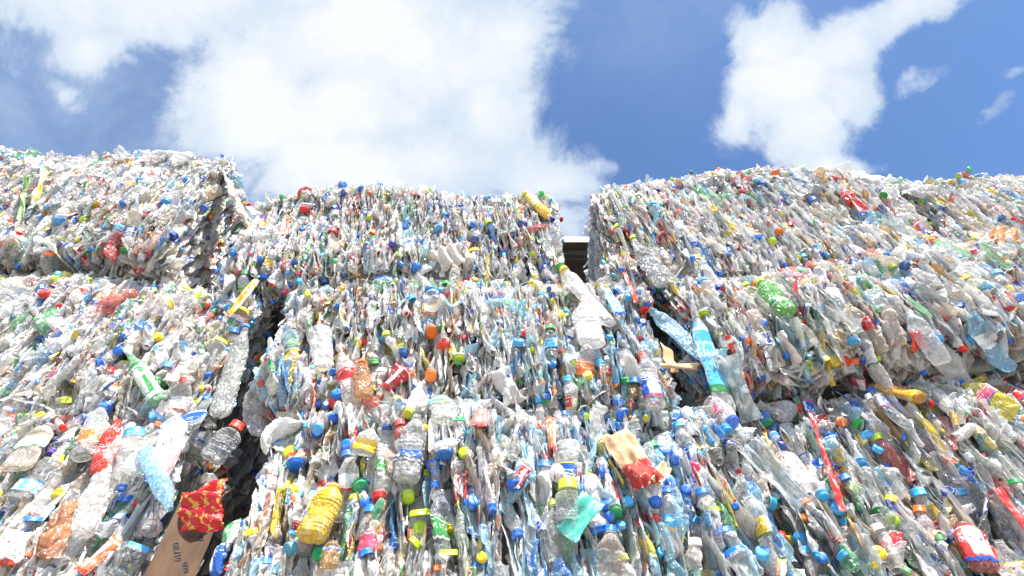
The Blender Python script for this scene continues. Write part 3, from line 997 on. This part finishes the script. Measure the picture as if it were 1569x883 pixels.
def hero_ends(p0, p1, lift=.0):
    fr = in_hollow(*p0) or in_hollow(*p1) or 225 < p0[0] < 392 and 560 < p0[1] < 800
    b, (t, W0, N0, lu, lk) = face_at(*p0, free=fr)
    _, (t1, W1, N1, _, _) = face_at(*p1, free=fr)
    N = norm(N0 + N1)
    return b, W0 + N * lift, W1 + N * lift, N, lu, lk


def set_label(o, label, cat, group=None):
    tag(o, label, cat, group)
    used_labels[label] = o


def hero_bottle(p0, p1, label, body, lab, capc, rad, kind='bottle', lift=.02, flat=.75, crum=.1, labr=(.15, .8), cat='bottle', capr=None, face_n=.0, alpha=None, bend=.004, keep=True):
    """p1 = mouth end, p0 = base end, as seen in the photograph; real size follows from the wall's distance"""
    b, A, B, N, lu, lk = hero_ends(p0, p1, lift)
    d = B - A
    L = np.linalg.norm(d) / PROFILES[kind][0][-1]
    z = norm(norm(d) + N * face_n)
    o = place_bottle(IR, B, z, norm(N + .2 * b.u), kind, L, rad * .86, flat, crum, body, lab, capc, capr, labr, bend=bend, na=28, nt=40, alpha=alpha)
    set_label(o, label, cat)
    for k in (0, .33, .66, 1):
        q = A + d * k
        if keep: KEEP.append((q[0], q[1], q[2], rad + .025))
    occupied.append(p1); occupied.append(((p0[0] + p1[0]) / 2, (p0[1] + p1[1]) / 2))
    return o


def hero_sheet(p0, p1, width, name, label, cat, col, mat, thick=.006, crum=.012, lift=.025, alpha=1.0, m=22, n=30, fold=.5, smooth=True, xh=None, tilt=0.0, wav=.2):
    b, A, B, N, lu, lk = hero_ends(p0, p1, lift)
    d = B - A
    V, Q, T = sheet_geo(IR, width, np.linalg.norm(d), m, n, crum, thick, fold, wav)
    rot = frame(norm(d), norm(N + b.u * tilt) if xh is None else xh)
    Mw = Matrix(np.block([[rot, A[:, None]], [np.zeros((1, 3)), np.ones((1, 1))]]).tolist())
    o = link(name, part_mesh(name, (V, Q, T), Mw, rgba(col, alpha), mat, smooth), None, Mw)
    set_label(o, label, cat)
    for k in (.15, .5, .85):
        q = A + d * k
        KEEP.append((q[0], q[1], q[2], max(width * .5, .03)))
    occupied.append(((p0[0] + p1[0]) / 2, (p0[1] + p1[1]) / 2))
    return o


C = srgb
BODY['sun yellow'] = (tuple(C('f6cf10')), .95)
BODY['juice'] = (tuple(C('e5a21c')), .9)
BODY['tin red'] = (tuple(C('e0412c')), .97)
BODY['soda green'] = (tuple(C('7fb85a')), .75)
BODY['pinkish'] = (tuple(C('eebfc0')), .85)
BODY['bright blue'] = (tuple(C('2b7fe0')), .85)
LABL['sun yellow'] = C('f6d515')
LABL['tin red'] = C('e53a2a')
LABL['juice'] = C('e9a51e')

hero_bottle((482, 838), (514, 752), 'big yellow dented bottle low on the left of the lower middle bale', 'sun yellow', None, None, .040, lift=.03, labr=(.25, .62), flat=.85, crum=.05)
hero_bottle((925, 500), (889, 412), 'long clear bottle with yellow cap under the right gap of sky', 'clear', None, 'yellow', .040, lift=.04, flat=.55, capr=.017, alpha=.35)
hero_bottle((803, 297), (846, 346), 'yellow squashed bottle lying along the top right corner of the top middle bale', 'sun yellow', 'sun yellow', 'navy', .03, lift=.03, labr=(.1, .5))
hero_bottle((1204, 500), (1162, 448), 'fat green wrinkled bottle, neck up, on the right middle bale', 'soda green', 'green', 'lime', .036, lift=.03, labr=(.2, .35))
hero_bottle((1404, 642), (1338, 590), 'orange bottle lying aslant across the shaded seam on the right', 'juice', 'juice', None, .026, lift=.03, labr=(.05, .8), flat=.85, crum=.06)
hero_bottle((1500, 883), (1468, 812), 'red wrapped bottle in the bottom right corner beside a blue cap', 'red tinted', 'tin red', None, .036, lift=.02, labr=(.1, .85), crum=.1)
hero_bottle((150, 735), (187, 640), 'red wrapped slim bottle standing beside a white one, low left', 'tin red', 'tin red', None, .026, lift=.03, labr=(.2, .45), crum=.2, kind='slim')
hero_bottle((135, 700), (155, 632), 'clear bottle with blue cap and dented shoulder, left of the red one', 'clear', 'orange', 'blue', .03, lift=.035, labr=(.2, .45))
hero_bottle((120, 830), (205, 640), 'long clear dented bottle lying aslant in the lower left bale', 'cloudy', None, None, .034, lift=.02)
hero_bottle((215, 672), (190, 755), 'clear bottle with blue cap pointing down, low left', 'clear', 'light blue', 'blue', .027, lift=.045, labr=(.02, .15))
hero_bottle((228, 883), (204, 832), 'grey jar with light blue lid beside the brown board', 'smoky', None, 'light blue', .034, kind='jar', lift=.05, flat=.95, crum=.04, cat='jar', face_n=.5)
hero_bottle((262, 800), (232, 800), 'clear open jar mouth with orange ring beside the board', 'clear', 'orange', None, .026, kind='jar', lift=.03, flat=.95, crum=.04, cat='jar', face_n=1.4, labr=(.72, .8))
hero_bottle((232, 700), (268, 800), 'clear bottle neck down with pale blue end over the board', 'pale blue', None, None, .024, lift=.05)
hero_bottle((318, 700), (360, 646), 'grey see-through bottle with red cap beside the dark hollow', 'smoky', None, 'red', .036, lift=-.02, flat=.6, capr=.019, alpha=.55)
hero_bottle((335, 640), (378, 500), 'long grey crushed bottle hanging beside the dark hollow', 'smoky', None, 'blue', .030, lift=.0, flat=.5, alpha=.4)
hero_bottle((245, 612), (205, 655 - 100), 'dark green and gold bottle lying in the left middle bale', 'green', 'green', None, .026, lift=.02, labr=(.1, .7), alpha=.85)
hero_bottle((540, 620), (525, 545), 'cloudy bottle beside the brown stained bottle in the centre bale', 'cloudy', 'red', None, .030, lift=.03, labr=(.4, .6))
hero_bottle((556, 632), (557, 562), 'brown stained bottle with orange cap in the centre bale', 'amber', None, 'orange', .028, lift=.03)
hero_bottle((498, 560), (484, 500), 'clear crushed cup with yellow band in the centre bale', 'clear', 'yellow', None, .042, kind='cup', lift=.0, cat='jar', labr=(.02, .12), flat=.6, alpha=.4)
hero_bottle((905, 545), (893, 470), 'big clear shiny bottle on the right of the centre bale', 'clear', None, None, .045, lift=.03, flat=.6, alpha=.6)
hero_bottle((1005, 640), (985, 562), 'upright clear bottle with bright blue label and no cap', 'clear', 'blue', None, .032, lift=.04, flat=.85, labr=(.15, .45), crum=.07)
hero_bottle((1010, 450), (980, 390), 'tall grey flattened bottle in front of the right gap', 'smoky', None, None, .038, lift=.04, flat=.3, alpha=.4)
hero_bottle((1075, 560), (1010, 470), 'long flattened pale blue bottle leaning across the centre right', 'pale blue', None, None, .034, lift=.03, flat=.35, alpha=.4)
hero_bottle((1120, 600), (1060, 500), 'long clear bottle with blue end leaning beside the pale blue one', 'clear', 'light blue', None, .034, lift=.03, flat=.4, alpha=.4)
hero_bottle((870, 820), (864, 775), 'clear bottle with wide lime cap above the turquoise scrap', 'clear', None, 'lime', .030, lift=.04, capr=.021, flat=.9)
hero_bottle((510, 883), (515, 846), 'brown bottle neck with blue ring at the bottom edge', 'amber', 'blue', None, .02, kind='jar', lift=.03, labr=(.5, .6))
hero_bottle((625, 760), (645, 668), 'grey white ribbed bottle with blue band below the red cap', 'smoky', 'blue', None, .036, lift=.03, labr=(.3, .4), alpha=.8)
hero_bottle((855, 735), (852, 762), 'small white drink bottle end facing out beside an orange cap', 'milky white', None, None, .020, kind='jar', lift=.04, flat=.95, crum=.03, face_n=.8)
hero_bottle((1300, 330), (1285, 312), 'red crushed bottle on the domed top bale', 'tin red', 'red', None, .026, lift=.02)
hero_bottle((1212, 620), (1190, 640), 'clear dented bottle end under the seam at the right', 'clear', None, None, .03, lift=.02)
hero_bottle((560, 712), (574, 680), 'white bottle with yellow barcode label, upper left of the lower middle bale', 'cloudy', 'yellow', None, .03, lift=.03, labr=(.1, .5))

hero_sheet((988, 768), (938, 678), .080, 'paper_bag', 'crumpled brown paper bag with red print on the lower middle bale', 'paper bag', C('c99f76'), M_BAG, .012, .007, .05, m=30, n=34, fold=.12, wav=.05)
hero_sheet((995, 765), (1015, 735), .03, 'paper_scrap', 'small torn brown paper scrap beside the paper bag', 'paper scrap', C('c99f76'), M_CARD, .004, .012, .05)
hero_sheet((905, 790), (865, 845), .055, 'plastic_scrap', 'turquoise scuffed plastic scrap below the wide lime cap', 'plastic scrap', C('48a595'), M_CAP, .003, .005, .045, fold=.3, wav=.1)
hero_sheet((1040, 570), (1018, 520), .03, 'cardboard_piece', 'folded brown cardboard piece wedged in the centre bale', 'cardboard', C('b08a63'), M_CARD, .003, .010, .03)
hero_sheet((1052, 578), (1012, 562), .02, 'cardboard_piece', 'flat brown cardboard strip below the folded piece', 'cardboard', C('b08a63'), M_CARD, .003, .004, .035)
hero_sheet((276, 783), (342, 765), .115, 'plastic_bag', 'red flowered plastic bag on top of the brown board', 'plastic bag', C('d6202c'), M_FLOWER, .012, .016, -.01, m=26, n=26)
hero_sheet((225, 750), (275, 655), .052, 'food_pouch', 'flat pink and white food pouch standing beside the dark hollow', 'pouch', C('f0c4c4'), M_PRINT, .008, .004, .05, fold=.2)
hero_sheet((85, 870), (115, 775), .05, 'plastic_bag', 'orange and brown torn plastic bag in the lower left bale', 'plastic bag', C('c98a5e'), M_FILM, .01, .016, .04, alpha=.8)
hero_sheet((20, 883), (55, 830), .06, 'plastic_bag', 'white and red bag in the bottom left corner', 'plastic bag', C('dccfc8'), M_PRINT, .012, .016, .04)
hero_sheet((125, 883), (180, 830), .03, 'wrapper', 'long orange twisted wrapper at the bottom left', 'wrapper', C('e57a45'), M_PRINT, .006, .014, .04)
hero_sheet((326, 883), (334, 836), .04, 'wrapper', 'blue wrapper with white print right of the brown board', 'wrapper', C('2663c0'), M_PRINT, .01, .012, .03)
hero_sheet((350, 850), (365, 800), .04, 'wrapper', 'green wrapper under film low on the left', 'wrapper', C('2f8f45'), M_PRINT, .008, .010, .03)
hero_sheet((1545, 383), (1520, 366), .06, 'plastic_bag', 'orange bag sticking out under the far right top bale', 'plastic bag', C('d98a1c'), M_FILM, .02, .016, .03, alpha=.9)
hero_sheet((1420, 310), (1380, 285), .22, 'plastic_sheet', 'large whitish plastic sheet on the corner of the far right top bale', 'plastic sheet', (.80, .76, .71), M_FILM, .006, .016, .04, alpha=.75, m=34, n=30)
hero_sheet((1345, 300), (1285, 262), .05, 'plastic_sheet', 'clear plastic sheet draped over the top of the domed bale', 'plastic sheet', (.85, .85, .85), M_FILM, .002, .01, .05, alpha=.55)
hero_sheet((1150, 640), (1120, 560), .06, 'plastic_sheet', 'clear film strip hanging left of the shaded seam', 'plastic sheet', (.80, .86, .86), M_FILM, .002, .008, .05, alpha=.35)
hero_sheet((1215, 790), (1150, 690), .07, 'plastic_sheet', 'clear sheet of film pulled over bottles between the lower bales', 'plastic sheet', (.82, .88, .88), M_FILM, .002, .010, .045, alpha=.24)
hero_sheet((352, 345), (352, 262), .09, 'plastic_bag', 'white and brown bag folded round the right end of the top left bale', 'plastic bag', (.80, .72, .64), M_FILM, .004, .012, .01, alpha=.97, xh=norm(np.array([1, -.3, .1])))
hero_sheet((300, 250), (235, 246), .07, 'plastic_bag', 'white crumpled bag on the top edge of the top left bale', 'plastic bag', (.84, .83, .82), M_FILM, .02, .012, .02, alpha=.96)
hero_sheet((700, 420), (680, 395), .12, 'plastic_bag', 'cream crumpled bag low on the top middle bale', 'plastic bag', (.82, .72, .62), M_FILM, .015, .012, .035, alpha=.95)
hero_sheet((455, 305), (478, 296), .04, 'wrapper', 'dark red pouch on the top edge of the top middle bale', 'wrapper', C('c0392f'), M_CAP, .014, .006, .03)
hero_sheet((640, 440), (690, 400), .03, 'wrapper', 'long clear wrapper at the seam under the top middle bale', 'wrapper', (.84, .84, .82), M_FILM, .01, .012, .03, alpha=.7)
hero_sheet((790, 630), (765, 590), .07, 'plastic_bag', 'grey crumpled bag low in the centre bale', 'plastic bag', (.76, .73, .70), M_FILM, .015, .014, .035, alpha=.9)
hero_sheet((590, 600), (622, 570), .05, 'wrapper', 'red crumpled wrapper in the centre bale', 'wrapper', C('cc3333'), M_PRINT, .006, .012, .03)
hero_sheet((785, 775), (808, 742), .03, 'wrapper', 'dark red wrapper on the lower middle bale', 'wrapper', C('b5202b'), M_PRINT, .005, .012, .03)
hero_sheet((845, 720), (843, 650), .022, 'wrapper', 'thin orange wrapper strip high on the lower middle bale', 'wrapper', C('e8702e'), M_PRINT, .004, .006, .03)
hero_sheet((735, 690), (740, 655), .04, 'wrapper', 'salmon pink pouch high on the lower middle bale', 'wrapper', C('ee7a70'), M_CAP, .01, .006, .035)
hero_sheet((1285, 800), (1240, 640), .012, 'wrapper', 'long thin red strap running down the lower right bale', 'strap', C('d02a22'), M_CAP, .002, .004, .035, n=60)
hero_sheet((1569, 850), (1512, 765), .02, 'wrapper', 'wide red strap near the right edge, low down', 'strap', C('cc2a26'), M_CAP, .003, .004, .035, n=50)
hero_sheet((975, 470), (950, 425), .015, 'wrapper', 'narrow red strap beside the long yellow-capped bottle', 'strap', C('e0402e'), M_CAP, .003, .004, .05)
hero_sheet((950, 490), (925, 452), .04, 'wrapper', 'turquoise label sheet right of the yellow-capped bottle', 'wrapper', C('3bb3c8'), M_PRINT, .004, .006, .045)
hero_sheet((1160, 600), (1120, 540), .022, 'wrapper', 'red and green wrapper strip left of the shaded seam', 'wrapper', C('d9382c'), M_PRINT, .005, .008, .05)
hero_sheet((1320, 345), (1290, 318), .035, 'wrapper', 'bright red wrapper on the domed top bale', 'wrapper', C('e33424'), M_PRINT, .006, .008, .03)
hero_sheet((1420, 560), (1385, 520), .035, 'wrapper', 'red cone shaped wrapper at the lower edge of the right middle bale', 'wrapper', C('e5432f'), M_CAP, .006, .010, .04)
hero_sheet((55, 330), (85, 285), .03, 'wrapper', 'yellow wrapper high on the top left bale', 'wrapper', C('e9c126'), M_PRINT, .006, .010, .03)
hero_sheet((35, 345), (55, 290), .02, 'wrapper', 'dark green strip near the left edge of the top left bale', 'wrapper', C('5e7f2e'), M_CAP, .004, .006, .03)
hero_sheet((355, 480), (385, 432), .026, 'wrapper', 'yellow wrapper left of the middle gap', 'wrapper', C('f0c21c'), M_PRINT, .006, .008, .04)

# red print on the paper bag, as a patch of its own
# ring cup in the right gap (turquoise ring on the edge of the top middle bale)
cap_at(335, 287, 'orange', IR)
cap_at(843, 322, 'teal', IR)
cap_at(864, 361, 'teal', IR)

for (c_, px, py) in CAPS:
    if (225 < px < 330 and py > 770) or in_hollow(px, py):
        continue
    if IR.random() < .58:
        bottle_at(px, py, c_, IR)
    else:
        cap_at(px, py, c_, IR)

# more bottles without caps between them, evenly over the bales
tries = 0
nb = 0
while nb < 150 and tries < 20000:
    tries += 1
    px, py = IR.uniform(5, 1564), 240 + 640 * IR.random() ** .8
    ok = any(b.hit(px, py) for b in BALES)
    if not ok or near(px, py, 26) or (225 < px < 392 and py > 640 and py < 883 and px > 392 - (py - 560) * .8):
        continue
    bottle_at(px, py, None, IR)
    nb += 1

# ------------------------------------------------------------------ build the bales
for b in BALES:
    root = bpy.data.objects.new('plastic_bale', None)
    scene.collection.objects.link(root)
    tag(root, b.label, 'bale', 'stacked bales of crushed plastic bottles')
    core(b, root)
    acc = Acc()
    fill(b, np.random.default_rng(abs(hash(b.key)) % 1000 if False else sum(map(ord, b.key)) * 13), acc)
    o = acc.build('crushed_plastic', root)
    tag(o, kind='stuff')
    b.mass = o
    b.root = root

# the rows below the picture, down to the ground
LOW = {-1.63: 'll', -.02: 'lm', 1.39: 'lr'}
for row, z in enumerate((.59, .0)):
    for x, key in LOW.items():
        src = BY[key]
        root = bpy.data.objects.new('plastic_bale', None)
        scene.collection.objects.link(root)
        root.location = (0, 0, z - 1.17)
        tag(root, 'crushed bottle bale %s of the stack, %s' % (('in the row above the ground', 'on the ground')[row], {'ll': 'left column', 'lm': 'middle column', 'lr': 'right column'}[key]),
            'bale', 'stacked bales of crushed plastic bottles')
        for ch in list(src.root.children):
            c = ch.copy(); scene.collection.objects.link(c); c.parent = root

# ------------------------------------------------------------------ board in the hollow, shed behind, ground
def box_mesh(name, x0, x1, y0, y1, z0, z1, mat):
    V = [(x, y, z) for z in (z0, z1) for y in (y0, y1) for x in (x0, x1)]
    Q = [(0, 2, 3, 1), (4, 5, 7, 6), (0, 1, 5, 4), (2, 6, 7, 3), (0, 4, 6, 2), (1, 3, 7, 5)]
    return mesh_from(name, V, Q, [], np.ones((8, 4)), [mat])


bd_loc = Vector((-.882, .10, 1.10))
bd = link('wooden_board', box_mesh('wooden_board', 0, .108, 0, .018, 0, .43, M_BOARD), None,
          Matrix.Translation(bd_loc) @ Matrix.Rotation(math.radians(30), 4, 'Z'))
tag(bd, 'brown board with black handwritten numbers wedged upright between two bales', 'board')
for (x, z, s, txt, rot) in ((.040, .30, .019, '0IL/10', -58), (.082, .345, .016, '01', -58), (.10, .385, .017, '00', -52), (.075, .27, .015, '0/10', -58), (.05, .36, .012, '~', -20)):
    cu = bpy.data.curves.new('writing', 'FONT')
    cu.body = txt; cu.size = s; cu.extrude = .0003; cu.align_x = 'CENTER'; cu.offset = .0003
    cu.materials.append(M_INK)
    tmp = bpy.data.objects.new('writing_curve', cu)
    t_ = bpy.data.objects.new('writing', bpy.data.meshes.new_from_object(tmp))
    bpy.data.objects.remove(tmp)
    scene.collection.objects.link(t_)
    t_.parent = bd
    t_.location = (x, -.0012, z)
    t_.rotation_euler = (math.pi / 2, math.radians(-rot), 0)

shed = bpy.data.objects.new('warehouse', None)
scene.collection.objects.link(shed)
shed.location = (0, 2.2, 0)
tag(shed, 'brown metal clad warehouse eave seen through the gap behind the bales', 'warehouse')


def shed_part(name, x0, x1, y0, y1, z0, z1):
    return link(name, box_mesh(name, x0, x1, y0, y1, z0, z1, M_ROOF), shed)


shed_part('fascia', -9, 9, -.06, -.02, 5.43, 5.67)
shed_part('gutter', -9, 9, -.16, -.063, 5.51, 5.61)
shed_part('wall', -9, 9, .55, .7, 0, 5.39)
shed_part('soffit', -9, 9, -.017, .7, 5.40, 5.43)
# ribbed cladding of the wall under the eave
rv, rq = [], []
for i in range(24):
    z = 5.36 - i * .09
    k = len(rv)
    rv += [(-9, .548, z), (9, .548, z), (9, .50, z - .03), (-9, .50, z - .03), (9, .548, z - .06), (-9, .548, z - .06)]
    rq += [(k, k + 3, k + 2, k + 1), (k + 3, k + 5, k + 4, k + 2)]
link('cladding', mesh_from('cladding', rv, rq, [], np.ones((len(rv), 4)), [M_ROOF]), shed)
link('roof', mesh_from('roof', [(-9, -.1, 5.68), (9, -.1, 5.68), (9, 6, 6.6), (-9, 6, 6.6)], [(0, 1, 2, 3)], [], np.ones((4, 4)), [M_ROOF]), shed)

gr = link('ground', mesh_from('ground', [(-600, -600, 0), (600, -600, 0), (600, 600, 0), (-600, 600, 0)], [(0, 1, 2, 3)], [], np.ones((4, 4)), [M_GROUND]))
tag(gr, kind='structure')

# ------------------------------------------------------------------ labels that single each thing out
def words(s):
    return len(s.split())


pos = np.array([p['P'] for p in pending])
for i, p in enumerate(pending):
    base = p['main']
    lab = '%s %s %s' % (base, p['z'], p['b'].short)
    d = np.linalg.norm(pos - p['P'], axis=1); d[i] = 9
    order = np.argsort(d)[:6]
    cands = [lab] + ['%s beside a %s, %s' % (base.rstrip(','), pending[j]['d'], p['b'].short) for j in order] + \
            ['%s beside a %s and a %s, %s' % (base.rstrip(','), pending[order[0]]['d'], pending[j]['d'], p['b'].short) for j in order[1:]]
    chosen = None
    for c in cands:
        c = c.replace(', ,', ',').replace('a orange', 'an orange').replace('a uncapped', 'an uncapped').replace('-bottle', '-capped bottle').replace('-jar', '-capped jar')
        if c not in used_labels and words(c) <= 16:
            chosen = c
            break
    if chosen is None:
        chosen = cands[0] if words(cands[0]) <= 16 else ' '.join(cands[0].replace('crushed ', '').split()[:16])
    used_labels[chosen] = p['o']
    tag(p['o'], chosen, p['cat'], p['group'])
print('bottles+caps', len(pending), 'verts', sum(len(b.mass.data.vertices) for b in BALES))
